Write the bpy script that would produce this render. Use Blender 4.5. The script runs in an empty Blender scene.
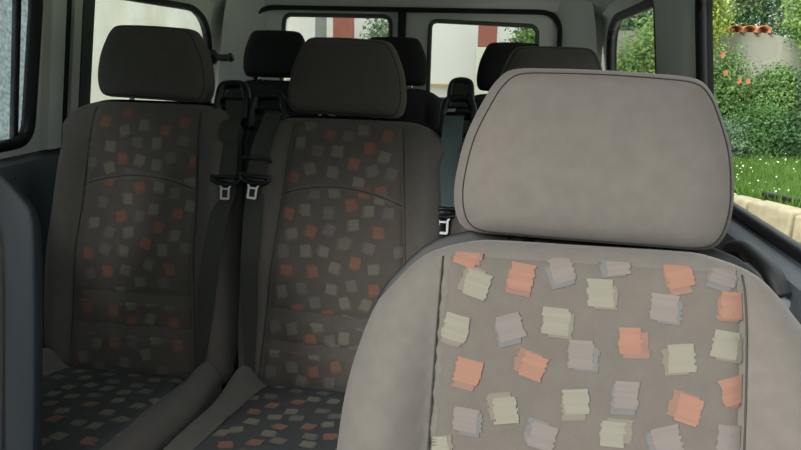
import bpy, math, random
import numpy as np
from mathutils import Vector, Matrix

random.seed(7); rng = np.random.default_rng(7)
SC = bpy.context.scene
COL = SC.collection
V3 = lambda *a: np.array(a, float)

# ------------------------------------------------------------------ materials
def lin(c):
    return tuple(((x/255)/12.92 if x/255 <= .04045 else ((x/255+.055)/1.055)**2.4) for x in c)

def mat(name, rgb, rough=.6, spec=.5, metal=0., var=0., vscale=20., bump=0., bscale=200., weave=0., sheen=0.,
        island=0., coat=0., rgb2=None, trans=0.):
    m = bpy.data.materials.new(name); m.use_nodes = True
    nt = m.node_tree; N = nt.nodes; L = nt.links
    b = N['Principled BSDF']
    c = lin(rgb) + (1,)
    b.inputs['Base Color'].default_value = c
    b.inputs['Roughness'].default_value = rough
    b.inputs['Metallic'].default_value = metal
    b.inputs['Specular IOR Level'].default_value = spec
    if sheen: b.inputs['Sheen Weight'].default_value = sheen; b.inputs['Sheen Roughness'].default_value = .5
    if coat: b.inputs['Coat Weight'].default_value = coat; b.inputs['Coat Roughness'].default_value = .2
    tc = N.new('ShaderNodeTexCoord')
    fac = None
    if var:
        n = N.new('ShaderNodeTexNoise'); n.inputs['Scale'].default_value = vscale; n.inputs['Detail'].default_value = 5
        L.new(tc.outputs['Object'], n.inputs['Vector']); fac = n.outputs['Fac']
    if island:
        g = N.new('ShaderNodeNewGeometry'); fac = g.outputs['Random Per Island']; var = island
    if fac is not None:
        mp = N.new('ShaderNodeMapRange'); mp.inputs['From Min'].default_value = .3 if not island else 0.
        mp.inputs['From Max'].default_value = .7 if not island else 1.
        L.new(fac, mp.inputs['Value'])
        mx = N.new('ShaderNodeMix'); mx.data_type = 'RGBA'
        c2 = lin(rgb2) + (1,) if rgb2 else tuple(min(1, x*(1+var)) for x in c[:3]) + (1,)
        c1 = c if rgb2 else tuple(x*(1-var) for x in c[:3]) + (1,)
        mx.inputs['A'].default_value = c1; mx.inputs['B'].default_value = c2
        L.new(mp.outputs['Result'], mx.inputs['Factor']); L.new(mx.outputs['Result'], b.inputs['Base Color'])
    if bump or weave:
        n2 = N.new('ShaderNodeTexNoise'); n2.inputs['Scale'].default_value = bscale; n2.inputs['Detail'].default_value = 4
        L.new(tc.outputs['Object'], n2.inputs['Vector'])
        h = n2.outputs['Fac']
        if weave:
            w = N.new('ShaderNodeTexWave'); w.inputs['Scale'].default_value = weave; w.inputs['Distortion'].default_value = .6
            w.bands_direction = 'Z'; L.new(tc.outputs['Object'], w.inputs['Vector'])
            w2 = N.new('ShaderNodeTexWave'); w2.inputs['Scale'].default_value = weave; w2.inputs['Distortion'].default_value = .6
            w2.bands_direction = 'X'; L.new(tc.outputs['Object'], w2.inputs['Vector'])
            a = N.new('ShaderNodeMath'); a.operation = 'ADD'; L.new(w.outputs['Fac'], a.inputs[0]); L.new(w2.outputs['Fac'], a.inputs[1])
            a2 = N.new('ShaderNodeMath'); a2.operation = 'ADD'; L.new(a.outputs[0], a2.inputs[0]); L.new(h, a2.inputs[1]); h = a2.outputs[0]
        bp = N.new('ShaderNodeBump'); bp.inputs['Strength'].default_value = bump or .2; bp.inputs['Distance'].default_value = .001
        L.new(h, bp.inputs['Height']); L.new(bp.outputs['Normal'], b.inputs['Normal'])
    if trans:
        t = N.new('ShaderNodeBsdfTranslucent'); ms = N.new('ShaderNodeMixShader'); ms.inputs[0].default_value = trans
        if fac is not None: L.new(mx.outputs['Result'], t.inputs['Color'])
        else: t.inputs['Color'].default_value = c
        out = N['Material Output']
        L.new(b.outputs[0], ms.inputs[1]); L.new(t.outputs[0], ms.inputs[2]); L.new(ms.outputs[0], out.inputs['Surface'])
    return m

def glass_mat(name, tint=(1, 1, 1), haze=0.0, hazecol=(200, 205, 205), hscale=6.):
    m = bpy.data.materials.new(name); m.use_nodes = True
    nt = m.node_tree; N = nt.nodes; L = nt.links
    N.remove(N['Principled BSDF']); out = N['Material Output']
    tr = N.new('ShaderNodeBsdfTransparent'); tr.inputs['Color'].default_value = (*tint, 1)
    gl = N.new('ShaderNodeBsdfGlossy'); gl.inputs['Roughness'].default_value = .02
    lw = N.new('ShaderNodeLayerWeight'); lw.inputs['Blend'].default_value = .5
    pw = N.new('ShaderNodeMath'); pw.operation = 'POWER'; pw.inputs[1].default_value = 5; L.new(lw.outputs['Facing'], pw.inputs[0])
    fr = N.new('ShaderNodeMath'); fr.operation = 'MULTIPLY_ADD'; fr.inputs[1].default_value = .45; fr.inputs[2].default_value = .03; L.new(pw.outputs[0], fr.inputs[0])
    mx = N.new('ShaderNodeMixShader'); L.new(fr.outputs[0], mx.inputs[0]); L.new(tr.outputs[0], mx.inputs[1]); L.new(gl.outputs[0], mx.inputs[2])
    last = mx
    if haze:                                   # a film of dried drops and dust on the pane
        di = N.new('ShaderNodeBsdfTranslucent'); di.inputs['Color'].default_value = lin(hazecol) + (1,)
        tc = N.new('ShaderNodeTexCoord'); n = N.new('ShaderNodeTexNoise'); n.inputs['Scale'].default_value = hscale; n.inputs['Detail'].default_value = 6
        L.new(tc.outputs['Object'], n.inputs['Vector'])
        mp = N.new('ShaderNodeMapRange'); mp.inputs['From Min'].default_value = .35; mp.inputs['From Max'].default_value = .75
        mp.inputs['To Min'].default_value = haze*.4; mp.inputs['To Max'].default_value = min(1, haze*1.8)
        L.new(n.outputs['Fac'], mp.inputs['Value'])
        m2 = N.new('ShaderNodeMixShader'); L.new(mp.outputs['Result'], m2.inputs[0]); L.new(mx.outputs[0], m2.inputs[1]); L.new(di.outputs[0], m2.inputs[2]); last = m2
    L.new(last.outputs[0], out.inputs['Surface'])
    return m

M = {}
M['fabric'] = mat('seat_fabric_taupe', (101, 95, 90), .95, .2, var=.06, vscale=60, bump=.25, bscale=900, sheen=.15)
M['panel'] = mat('seat_panel_cloth', (98, 91, 85), .95, .2, var=.05, vscale=50, bump=.3, bscale=700, weave=260, sheen=.15)
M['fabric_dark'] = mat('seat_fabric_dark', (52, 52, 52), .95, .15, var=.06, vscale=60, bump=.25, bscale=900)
M['cushion_cloth'] = mat('seat_cushion_cloth', (74, 76, 77), .95, .2, var=.05, vscale=50, bump=.3, bscale=700, weave=260)
M['orange'] = mat('thread_orange', (134, 100, 86), .95, .2, island=.04)
M['rust'] = mat('thread_rust', (121, 95, 84), .95, .2, island=.04)
M['cream'] = mat('thread_cream', (122, 117, 106), .95, .2, island=.04)
M['tan'] = mat('thread_tan', (111, 103, 93), .95, .2, island=.04)
M['lilac'] = mat('thread_lilac', (114, 106, 102), .95, .2, island=.04)
M['blue'] = mat('thread_blue', (101, 99, 98), .95, .2, island=.04)
M['seam'] = mat('seam_thread', (44, 41, 40), .9, .2)
M['seam_light'] = mat('seam_thread_taupe', (66, 62, 59), .9, .2)
M['shell'] = mat('seat_shell_plastic', (18, 19, 20), .62, .5, bump=.1, bscale=400)
M['side'] = mat('seat_side_vinyl', (44, 50, 56), .6, .4, bump=.2, bscale=400)
M['black'] = mat('black_plastic', (26, 27, 28), .42, .5, bump=.1, bscale=500)
M['pull'] = mat('pull_bezel_plastic', (96, 104, 108), .4, .5)
M['rubber'] = mat('black_rubber', (20, 21, 21), .5, .4)
M['web'] = mat('belt_webbing', (70, 69, 63), .75, .3, weave=420, bump=.25, bscale=900)
M['web_teal'] = mat('belt_webbing_teal', (84, 100, 99), .6, .4, weave=420, bump=.25, bscale=900)  # same belt webbing with its lit sheen painted into the colour
M['chrome'] = mat('bright_steel', (215, 215, 212), .25, .5, metal=1.)
M['steel'] = mat('belt_tongue_steel', (225, 225, 222), .35, .5, metal=.55)
M['head'] = mat('ceiling_cloth', (222, 226, 220), .95, .2, var=.03, vscale=80, bump=.2, bscale=700)
M['pillar'] = mat('pillar_trim_plastic', (236, 238, 232), .6, .4, bump=.15, bscale=600)
M['greenpan'] = mat('pillar_trim_dark', (92, 98, 90), .7, .3, bump=.15, bscale=600)
M['door'] = mat('door_panel_plastic', (74, 80, 84), .45, .4, bump=.2, bscale=500)
M['carpet'] = mat('floor_carpet', (42, 43, 45), 1., .1, var=.2, vscale=150, bump=.4, bscale=400)
M['glass'] = glass_mat('window_glass', (.93, .96, .94))
M['glass_dusty'] = glass_mat('dusty_window_glass', (.9, .94, .93), .10)
M['glass_wet'] = glass_mat('speckled_window_glass', (.80, .86, .86), .10, (205, 212, 214), 60.)

# ------------------------------------------------------------------ mesh building
class MB:
    def __init__(s): s.v = []; s.f = []; s.m = []; s.n = 0
    def add(s, verts, faces, mi=0):
        verts = np.asarray(verts, float).reshape(-1, 3)
        s.v.append(verts); n = s.n
        s.f += [tuple(int(i)+n for i in f) for f in faces]; s.m += [mi]*len(faces); s.n += len(verts)
        return s
    def grid(s, P, mi=0, wu=False, wv=False, flip=False):
        nu, nv = P.shape[:2]; F = []
        for i in range(nu if wu else nu-1):
            for j in range(nv if wv else nv-1):
                a, b, c, d = i*nv+j, ((i+1) % nu)*nv+j, ((i+1) % nu)*nv+(j+1) % nv, i*nv+(j+1) % nv
                F.append((a, d, c, b) if flip else (a, b, c, d))
        return s.add(P.reshape(-1, 3), F, mi)
    def box(s, c, size, mi=0, R=None):
        h = np.array(size)/2
        P = np.array([[x, y, z] for x in (-1, 1) for y in (-1, 1) for z in (-1, 1)])*h
        if R is not None: P = P @ np.asarray(R).T
        return s.add(P+np.array(c), [(0, 1, 3, 2), (4, 6, 7, 5), (0, 4, 5, 1), (2, 3, 7, 6), (0, 2, 6, 4), (1, 5, 7, 3)], mi)
    def tube(s, pts, r, n=8, closed=False, mi=0, flat=1., up=None):
        P = np.array(pts, float); k = len(P)
        if closed: T = np.roll(P, -1, 0)-np.roll(P, 1, 0)
        else: T = np.gradient(P, axis=0)
        T /= np.linalg.norm(T, axis=1)[:, None]+1e-12
        ref = np.array(up if up is not None else ((0, 0, 1) if abs(T[0][2]) < .9 else (0, 1, 0)), float)
        A = ref-T[0]*(ref@T[0]); A /= np.linalg.norm(A); G = []
        rr = np.broadcast_to(np.asarray(r, float), (k,))
        for i in range(k):
            A = A-T[i]*(A@T[i]); A /= np.linalg.norm(A)+1e-12
            B = np.cross(T[i], A)
            th = np.arange(n)*2*math.pi/n
            G.append(P[i]+rr[i]*(np.cos(th)[:, None]*A*flat+np.sin(th)[:, None]*B))
        G = np.array(G); s.grid(G, mi, wu=closed, wv=True)
        if not closed:
            b = s.n-k*n
            s.f += [tuple(b+i for i in range(n)), tuple(b+(k-1)*n+n-1-i for i in range(n))]; s.m += [mi, mi]
        return s
    def build(s, name, mats, parent=None, smooth=True, bevel=0., auto=None):
        me = bpy.data.meshes.new(name)
        v = np.concatenate(s.v) if s.v else np.zeros((0, 3))
        me.from_pydata(v.tolist(), [], s.f)
        for m in (mats if isinstance(mats, (list, tuple)) else [mats]): me.materials.append(m)
        me.polygons.foreach_set('material_index', s.m)
        me.polygons.foreach_set('use_smooth', [smooth]*len(s.f))
        me.update()
        o = bpy.data.objects.new(name, me); COL.objects.link(o)
        if parent is not None: o.parent = parent
        if bevel:
            bv = o.modifiers.new('bevel', 'BEVEL'); bv.width = bevel; bv.segments = 3; bv.limit_method = 'ANGLE'
        if auto:
            me.set_sharp_from_angle(angle=math.radians(auto))
        return o

def tag(o, label, cat, group=None):
    o['label'] = label; o['category'] = cat
    if group: o['group'] = group
    return o
def thing(name, label, cat, loc=(0, 0, 0), group=None):
    o = bpy.data.objects.new(name, None); COL.objects.link(o); o.location = loc; o.empty_display_size = .05
    return tag(o, label, cat, group)
def struct(o):
    o['kind'] = 'structure'; return o

def smooth_closed(pts, sub=10):
    P = np.array(pts, float); n = len(P); out = []
    for i in range(n):
        p0, p1, p2, p3 = P[i-1], P[i], P[(i+1) % n], P[(i+2) % n]
        for t in np.linspace(0, 1, sub, endpoint=False):
            out.append(.5*((2*p1)+(-p0+p2)*t+(2*p0-5*p1+4*p2-p3)*t*t+(-p0+3*p1-3*p2+p3)*t**3))
    return np.array(out)
def smooth_open(pts, sub=8):
    P = np.array(pts, float); P = np.vstack([2*P[0]-P[1], P, 2*P[-1]-P[-2]]); out = []
    for i in range(1, len(P)-2):
        p0, p1, p2, p3 = P[i-1:i+3]
        for t in np.linspace(0, 1, sub, endpoint=False):
            out.append(.5*((2*p1)+(-p0+p2)*t+(2*p0-5*p1+4*p2-p3)*t*t+(-p0+3*p1-3*p2+p3)*t**3))
    out.append(P[-2]); return np.array(out)
def sstep(e0, e1, x):
    t = np.clip((x-e0)/(e1-e0), 0, 1); return t*t*(3-2*t)

class Frame:                                   # a: across, b: along the pad, d: out of the pad's front
    def __init__(s, O, eb):
        s.O = np.array(O, float); s.ea = V3(1, 0, 0); s.eb = np.array(eb, float); s.ed = np.cross(s.ea, s.eb)
    def __call__(s, a, b, d):
        a, b, d = np.broadcast_arrays(*[np.asarray(q, float) for q in (a, b, d)])
        return s.O + a[..., None]*s.ea + b[..., None]*s.eb + d[..., None]*s.ed
def tilt_back(deg): t = math.radians(deg); return (0, math.sin(t), math.cos(t))
def tilt_seat(deg): t = math.radians(deg); return (0, math.cos(t), -math.sin(t))

class Pad:                                     # an upholstered pad: outline, rounded edge, front and back depth
    def __init__(s, outline, tf, tb, d0=0., p=6., q=2.2, bump=None, c=None):
        o = smooth_closed(outline); s.c = np.array(c) if c is not None else (o.max(0)+o.min(0))/2
        rel = o-s.c; th = np.arctan2(rel[:, 1], rel[:, 0]); k = np.argsort(th)
        s.th = th[k]; s.r = np.hypot(rel[:, 0], rel[:, 1])[k]; s.tf, s.tb, s.d0, s.p, s.q, s.bump = tf, tb, d0, p, q, bump
    def R(s, th): return np.interp(th, s.th, s.r, period=2*math.pi)
    def prof(s, r): return np.clip(1-np.clip(r, 0, 1)**s.p, 0, 1)**(1/s.q)
    def d(s, a, b):
        x, y = np.asarray(a, float)-s.c[0], np.asarray(b, float)-s.c[1]
        r = np.hypot(x, y)/s.R(np.arctan2(y, x)); g = s.prof(r)
        e = s.bump(np.asarray(a, float), np.asarray(b, float)) if s.bump else 0.
        return s.d0+s.tf*g+e*g
    def mesh(s, fr, mb=None, n=160, rings=30, mi=0):
        mb = mb or MB()
        th = np.linspace(-math.pi, math.pi, n, endpoint=False); R = s.R(th)
        rs = np.sin(np.linspace(.02, 1, rings)*math.pi/2)
        A = s.c[0]+np.outer(rs, R*np.cos(th)); B = s.c[1]+np.outer(rs, R*np.sin(th))
        D = s.d(A, B); D[-1] = s.d0
        G = fr(A, B, D)
        bk = s.d0 - s.tb*s.prof(rs)[:, None]*np.ones(n)
        bk[-1] = s.d0
        G2 = fr(A, B, bk)[:-1][::-1]
        full = np.vstack([G, G2])
        mb.grid(full, mi, wv=True, flip=True)
        base = mb.n-len(full)*n
        mb.f += [tuple(base+n-1-i for i in range(n)), tuple(base+(len(full)-1)*n+i for i in range(n))]; mb.m += [mi, mi]
        return mb

def mirror_outline(half):                       # half: points from the bottom centre up the right side to the top centre
    return half + [(-a, b) for a, b in half[::-1] if abs(a) > 1e-6]

def panel(pad, fr, aL, aR, b0, b1, lift=.002, nu=44, nv=70, seams=()):
    """A cloth insert lying on the pad between aL(b) and aR(b), tucked in along its rim."""
    u = np.linspace(0, 1, nu); v = np.linspace(0, 1, nv)
    Bv = b0+(b1-b0)*v
    A = np.array([[aL(b)+(aR(b)-aL(b))*t for t in u] for b in Bv]); B = np.repeat(Bv[:, None], nu, 1)
    D = pad.d(A, B)+lift
    for sf, wd, dp in seams: D = D-dp*np.exp(-((B-sf(A))/wd)**2)
    D[0] -= .006; D[-1] -= .006; D[:, 0] -= .006; D[:, -1] -= .006
    mb = MB(); mb.grid(fr(A, B, D), flip=True)
    return mb

def motifs(mb, pad, fr, spots, seams=(), lift=.0032, size=.0265, aL=None, aR=None, b0=-9, b1=9, seed=1):
    """Woven pairs of offset squares, each made of short rows of thread: (a, b, kind)."""
    rs = random.Random(seed)
    idx = {'o': (1, 2), 'c': (3, 4), 'l': (5, 6)}
    for a, b, k in spots:
        i1, i2 = idx[k]
        rot = math.radians(rs.uniform(-22, 22)); off = math.radians(rs.choice((35, 145, 215, 325, 250))); dd = size*.26
        for n, (mi, ox, oy, lf, sc) in enumerate(((i2, math.cos(off)*dd, math.sin(off)*dd, 0., .96), (i1, 0, 0, .0005, 1.))):
            rows = 9; w = size*sc*rs.uniform(.84, 1.); h = size*sc*rs.uniform(.9, 1.06); rh = h/rows
            for r in range(rows):
                y = -h/2+(r+.5)*rh; x0 = -w/2+rs.uniform(-.05, .05)*size; x1 = w/2+rs.uniform(-.05, .05)*size
                Q = []
                for t in np.linspace(0, 1, 4):
                    for yy in (y-rh*.5, y+rh*.5):
                        x = x0+(x1-x0)*t; ca, sa = math.cos(rot), math.sin(rot)
                        pa, pb = a+ox+ca*x-sa*yy, b+oy+sa*x+ca*yy
                        pb = min(max(pb, b0), b1)
                        if aL: pa = min(max(pa, aL(pb)+.002), aR(pb)-.002)
                        Q.append((pa, pb))
                Q = np.array(Q); D = pad.d(Q[:, 0], Q[:, 1])+lift+lf
                for sf, wd, dp in seams: D = D-dp*np.exp(-((Q[:, 1]-sf(Q[:, 0]))/wd)**2)
                P = fr(Q[:, 0], Q[:, 1], D)
                mb.add(P, [(0, 2, 3, 1), (2, 4, 5, 3), (4, 6, 7, 5)], mi)
    return mb

def jitter_spots(aL, aR, b0, b1, step=.052, seed=3, skip=None):
    rs = random.Random(seed); out = []; j = 0
    b = b0+step*.4
    while b < b1:
        x = -.3+(step*.5 if j % 2 else 0)
        while x < .3:
            a = x+rs.uniform(-.25, .25)*step; bb = b+rs.uniform(-.25, .25)*step
            k = rs.choice('occllc')
            if aL(bb)-.005 < a < aR(bb)+.005 and not (skip and skip(a, bb)): out.append((a, bb, k))
            x += step
        b += step*.86; j += 1
    return out

PANEL_MATS = lambda base: [base, M['orange'], M['rust'], M['cream'], M['tan'], M['lilac'], M['blue']]

def headrest_outline(w, h, b=0.):
    return mirror_outline([(0, b), (.25*w, b), (.42*w, b+.005*h), (.478*w, b+.07*h), (.5*w, b+.22*h), (.493*w, b+.4*h), (.467*w, b+.6*h),
                           (.415*w, b+.8*h), (.372*w, b+.92*h), (.315*w, b+.985*h), (.18*w, b+1.0*h), (0, b+1.005*h)])

def fill(spots, aL, aR, b0, b1, seed):
    out = list(spots or [])
    for p in jitter_spots(aL, aR, b0, b1, seed=seed):
        if all(math.hypot(p[0]-q[0], p[1]-q[1]) > .047 for q in out): out.append(p)
    return out
#MOTIF_DATA#
MOTIF = {
    'front_b': '-0.126,0.618,o -0.069,0.599,o 0.04,0.543,o -0.118,0.5,o -0.053,0.51,o 0.088,0.611,o 0.14,0.584,o 0.141,0.502,o 0.099,0.48,o -0.114,0.588,c 0.01,0.588,c -0.133,0.543,c -0.033,0.557,c -0.078,0.464,c -0.009,0.479,c 0.028,0.45,c -0.145,0.416,c 0.09,0.53,c 0.131,0.546,c -0.028,0.609,l 0.027,0.62,l -0.078,0.548,l -0.007,0.526,l -0.118,0.451,l 0.039,0.49,l -0.04,0.441,l 0.072,0.578,l 0.133,0.615,l 0.08,0.449,l 0.139,0.455,l',
    'mid_b': '-0.042,0.622,o 0.1,0.625,o 0.057,0.594,o 0.023,0.556,o -0.122,0.515,o 0.093,0.49,o 0.053,0.486,o 0.022,0.455,o -0.128,0.426,o -0.07,0.386,o 0.092,0.393,o 0.043,0.319,o -0.124,0.291,o -0.057,0.291,o 0.091,0.258,o -0.097,0.196,o -0.019,0.187,o -0.057,0.126,o -0.097,0.104,o 0.007,0.066,o -0.047,0.049,o -0.093,0.648,c 0.038,0.638,c 0.003,0.621,l -0.111,0.601,c -0.067,0.581,l -0.02,0.583,c 0.097,0.574,c 0.07,0.539,l -0.029,0.532,c -0.083,0.537,c 0.116,0.534,l 0.036,0.509,c -0.067,0.479,l -0.021,0.484,c -0.087,0.437,c -0.032,0.433,l 0.067,0.443,c 0.091,0.473,c 0.115,0.441,l 0.033,0.408,c -0.024,0.393,l -0.116,0.38,c 0.013,0.364,c 0.074,0.354,l -0.034,0.34,c -0.08,0.34,c -0.137,0.341,l 0.013,0.362,c -0.134,0.334,l -0.007,0.304,c 0.087,0.305,c -0.085,0.251,l -0.132,0.24,c -0.012,0.253,c 0.036,0.264,l 0.02,0.222,c -0.05,0.217,l 0.074,0.221,c 0.027,0.18,c 0.066,0.17,l -0.044,0.159,c -0.107,0.149,c -0.148,0.151,l 0.024,0.137,c -0.01,0.127,l -0.049,0.092,c -0.003,0.108,c 0.049,0.107,l -0.146,0.092,c -0.101,0.054,c -0.154,0.042,l -0.079,0.023,c -0.007,0.024,l',
    'mid_c': '-0.048,0.376,o -0.094,0.345,o -0.124,0.302,o 0.013,0.25,o -0.042,0.232,o 0.067,0.212,o -0.065,0.151,o -0.118,0.13,o -0.117,0.473,c -0.069,0.45,l -0.019,0.404,c 0.029,0.403,c -0.118,0.398,l -0.151,0.38,c -0.044,0.321,c 0.016,0.336,l -0.07,0.279,c -0.021,0.286,l -0.109,0.248,c 0.049,0.27,c 0.054,0.316,l -0.122,0.202,c -0.056,0.197,c 0.026,0.202,l -0.143,0.183,c -0.024,0.166,l 0.032,0.165,c',
    'left_b': '0.106,0.636,o 0.06,0.616,o -0.049,0.541,o 0.141,0.543,o -0.077,0.483,o 0.004,0.472,o 0.108,0.41,o -0.039,0.397,o 0.063,0.373,o 0.034,0.332,o -0.116,0.301,o -0.102,0.633,o -0.064,0.259,o 0.1,0.272,o -0.047,0.162,o -0.001,0.135,o -0.119,0.164,o -0.101,0.113,o -0.045,0.081,o 0.124,0.085,o 0.112,0.141,o -0.048,0.612,c 0,0.627,c -0.013,0.583,l 0.04,0.583,c 0.109,0.591,l -0.083,0.57,c -0.001,0.539,c 0.079,0.547,l 0.042,0.528,c -0.079,0.515,c -0.03,0.503,l 0.053,0.474,c 0.096,0.461,l 0.132,0.488,c -0.025,0.44,c -0.091,0.429,l 0.045,0.419,c 0.136,0.431,c 0.01,0.4,l -0.106,0.378,c -0.063,0.356,l -0.013,0.359,c 0.107,0.358,c -0.071,0.313,l -0.021,0.311,c 0.077,0.32,c 0.133,0.328,l 0.043,0.281,c -0.107,0.251,l -0.017,0.265,c 0.022,0.237,c 0.082,0.239,l -0.029,0.208,c -0.134,0.195,c 0.045,0.19,l -0.005,0.18,c 0.099,0.182,l 0.051,0.147,c -0.09,0.075,c 0.006,0.085,l 0.063,0.097,c 0.038,0.055,c -0.004,0.11,l -0.156,0.02,o -0.128,0.038,c -0.019,0.032,c 0.081,0.017,l',
    'left_c': '0.047,0.255,o 0.028,0.17,o 0.144,0.093,o -0.098,0.455,c -0.115,0.397,l -0.057,0.413,c -0.021,0.451,l 0.037,0.462,c -0.053,0.34,c -0.015,0.364,c 0.017,0.402,l 0.032,0.355,c 0.081,0.39,l 0.104,0.436,c -0.061,0.297,c 0.025,0.306,l -0.016,0.289,c 0.081,0.341,c 0.119,0.359,l 0.094,0.292,c -0.031,0.241,l 0.016,0.211,c 0.106,0.223,c 0.081,0.161,l 0.122,0.157,c 0.084,0.095,c 0.062,0.071,l 0.153,0.199,c',
}
MOTIF = {k: [(float(p.split(',')[0]), float(p.split(',')[1]), p.split(',')[2]) for p in v.split()] for k, v in MOTIF.items()}
#END_MOTIF_DATA#

def make_seat(label, loc, hw=.25, L=.64, tilt=13.6, group=None, fab='fabric', pan='panel', head=(.287, .178), hgap=.012, hoff=0., ha=(.17, .132),
              arch=None, lows=(), top_r=1., cush_tilt=8., cushL=.50, spots=None, cspots=None, patterned=True, hslope=0., guide=None,
              head_d=.0, shoulder=.9, name='van_seat', msize=.0265, cat='car seat', thick=.05, side=False, cush_up=0., band=None, rear=0., sh2=.93):
    """Root sits on the floor under the hinge. Backrest frame starts at the hinge (z=.70 world)."""
    root = thing(name, label, cat, loc, group)
    hz = HINGE-loc[2]
    fb = Frame((0, 0, hz), tilt_back(tilt))
    half = [(0, -.03), (.6*hw, -.03), (.93*hw, -.01), (1.0*hw, .06), (1.02*hw, .18), (1.0*hw, .32), (.965*hw, .46*L/.64), (sh2*hw, .55*L/.64),
            (shoulder*hw, L-.058), (shoulder*hw-.037, L-.020), (shoulder*hw-.085, L-.003), (.35*hw, L), (0, L)]
    haf = lambda b: np.interp(b, [0, L], ha)
    def bump(a, b):
        h = haf(b); x = np.abs(a)
        e = .030*sstep(h-.004, h+.055, x)*sstep(L+.02, L-.2, b)-.007*np.exp(-((x-h)/.008)**2)
        e = e+.016*np.exp(-((b-(.30 if cush_up else .17))/.10)**2)
        return e
    pad = Pad(mirror_outline(half), .055, thick, d0=-.055, p=8. if side else 6., bump=bump)
    pad.mesh(fb).build('backrest', M[fab], root)
    seams = []
    if arch: seams.append((lambda a, A=arch: A[0]-A[1]*(a/.15)**2+A[2]*a, .007, .006))
    for bz, sl in lows: seams.append((lambda a, B=bz, S=sl: B+S*a, .010, .013))
    aL, aR = (lambda b: -haf(b)), (lambda b: haf(b))
    if patterned:
        b0, b1 = .005, L-.012
        pm = panel(pad, fb, aL, aR, b0, b1, seams=seams)
        motifs(pm, pad, fb, fill(spots, aL, aR, b0, b1, len(label)), seams, aL=aL, aR=aR, b0=b0+.004, b1=b1-.002, size=msize)
        o = pm.build('back_panel', PANEL_MATS(M[pan]), root); o['label'] = 'patterned cloth back panel with orange and cream squares'
        for sf, wd, dp in seams:
            a = np.linspace(-1, 1, 40)*(haf(sf(0.))-.004); b = sf(a); D = pad.d(a, b)+.003-dp*.7
            MB().tube(fb(a, b, D), .0016, 6).build('seam', M['seam'], root)
        for sg in (-1, 1):
            b = np.linspace(.02, L-.02, 50); a = sg*(haf(b)+.002)
            MB().tube(fb(a, b, pad.d(a, b)+.0032), .0009, 6).build('seam', M['seam_light'], root)
    # plastic shell behind the backrest, standing a little proud along the top
    sh = Pad([(a*(1.22 if side and a > 0 else 1.), b+.012 if b > L*.5 else b) for a, b in mirror_outline(half)], .006, .05 if side else .028, d0=-.034 if side else -.088, p=14, q=2.)
    sh.mesh(fb, rings=18, n=120).build('back_shell', M['side' if side else 'shell'], root)
    # headrest
    w, h = head
    hb = L+hgap
    fh = Frame(fb(0, 0, 0)+fb.eb*hb*1.0+fb.ed*head_d, tilt_back(tilt-9))
    fh.O = fb(hoff, hb, -.075+head_d)
    if hslope:
        fh.ea = V3(math.cos(hslope), 0, -math.sin(hslope)); fh.ed = np.cross(fh.ea, fh.eb); fh.eb = np.cross(fh.ed, fh.ea)
    hp = Pad(headrest_outline(w, h), .058, .045, d0=0., p=7, q=2.3, bump=lambda a, b: -.012*(a/(w*.5))**2)
    hr = hp.mesh(fh, rings=26).build('headrest', M[fab if patterned else 'fabric_dark'], root)
    th = np.linspace(-math.pi, math.pi, 140, endpoint=False); rr = hp.R(th)*.925
    a, b = hp.c[0]+rr*np.cos(th), hp.c[1]+rr*np.sin(th)
    MB().tube(fh(a, b, hp.d(a, b)-.0002), .0011, 6, closed=True).build('headrest_piping', M['seam'] if patterned else M['rubber'], hr)
    for sg in (-1, 1):
        MB().tube([fh(sg*.07, .03, -.005), fb(hoff+sg*.07, L-.01, -.082)], .0065, 12).build('headrest_post', M['chrome'], hr)
        MB().tube([fb(hoff+sg*.07, L+.008, -.082), fb(hoff+sg*.07, L-.02, -.082)], .014, 14).build('post_sleeve', M['black'], hr)
    # cushion
    fc = Frame(V3(0, 0, hz+cush_up)+V3(0, -cushL+.03, .012+(cushL-.03)*math.sin(math.radians(cush_tilt))), tilt_seat(cush_tilt))
    hc = [(0, 0), (.6*hw, .0), (.88*hw, .018), (.97*hw, .09), (.985*hw, .25), (.97*hw, .40), (.94*hw, cushL-.01), (.6*hw, cushL+.01), (0, cushL+.01)]
    cha = lambda b: np.interp(b, [0, cushL], [.185, .160])
    def cbump(a, b):
        x = np.abs(a); h = cha(b)
        return .022*sstep(h, h+.05, x)-.006*np.exp(-((x-h)/.008)**2)+rear*sstep(h, h+.06, x)*sstep(cushL-.22, cushL-.04, b)
    cp = Pad(mirror_outline(hc), .05, .08+cush_up, d0=-.05, bump=cbump)
    cp.mesh(fc).build('cushion', M[fab], root)
    if patterned:
        cL, cR = (lambda b: -cha(b)), (lambda b: cha(b))
        cb0, cb1 = .03, cushL-.03
        cs = [(lambda a: band+0*a, .007, .006)] if band else []
        if band: cb1 = cushL-.012
        pm = panel(cp, fc, cL, cR, cb0, cb1, nv=50, seams=cs)
        if band:                               # the rear band of the cushion is cut from the backrest cloth
            for q in range(49):
                if cb0+(cb1-cb0)*(q+.5)/49 > band: pm.m[q*43:(q+1)*43] = [7]*43
            a = np.linspace(-1, 1, 40)*(cha(band)-.003)
            MB().tube(fc(a, band+0*a, cp.d(a, band+0*a)+.0005), .0016, 6).build('seam', M['seam'], root)
        motifs(pm, cp, fc, fill(cspots, cL, cR, cb0, cb1, len(label)+5), cs, aL=cL, aR=cR, b0=cb0+.004, b1=cb1-.002, size=msize)
        o = pm.build('cushion_panel', PANEL_MATS(M['cushion_cloth'])+[M[pan]], root); o['label'] = 'patterned cloth cushion panel with orange and cream squares'
    # base
    mb = MB(); bz = hz-.12
    mb.box((0, -.22, bz-.02), (hw*1.5, .40, .05))
    for sx in (-1, 1):
        mb.box((sx*hw*.66, -.22, (bz-.02)/2+.012), (.035, .30, bz-.04)); mb.box((sx*hw*.66, -.22, .012), (.05, .42, .022))
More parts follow.
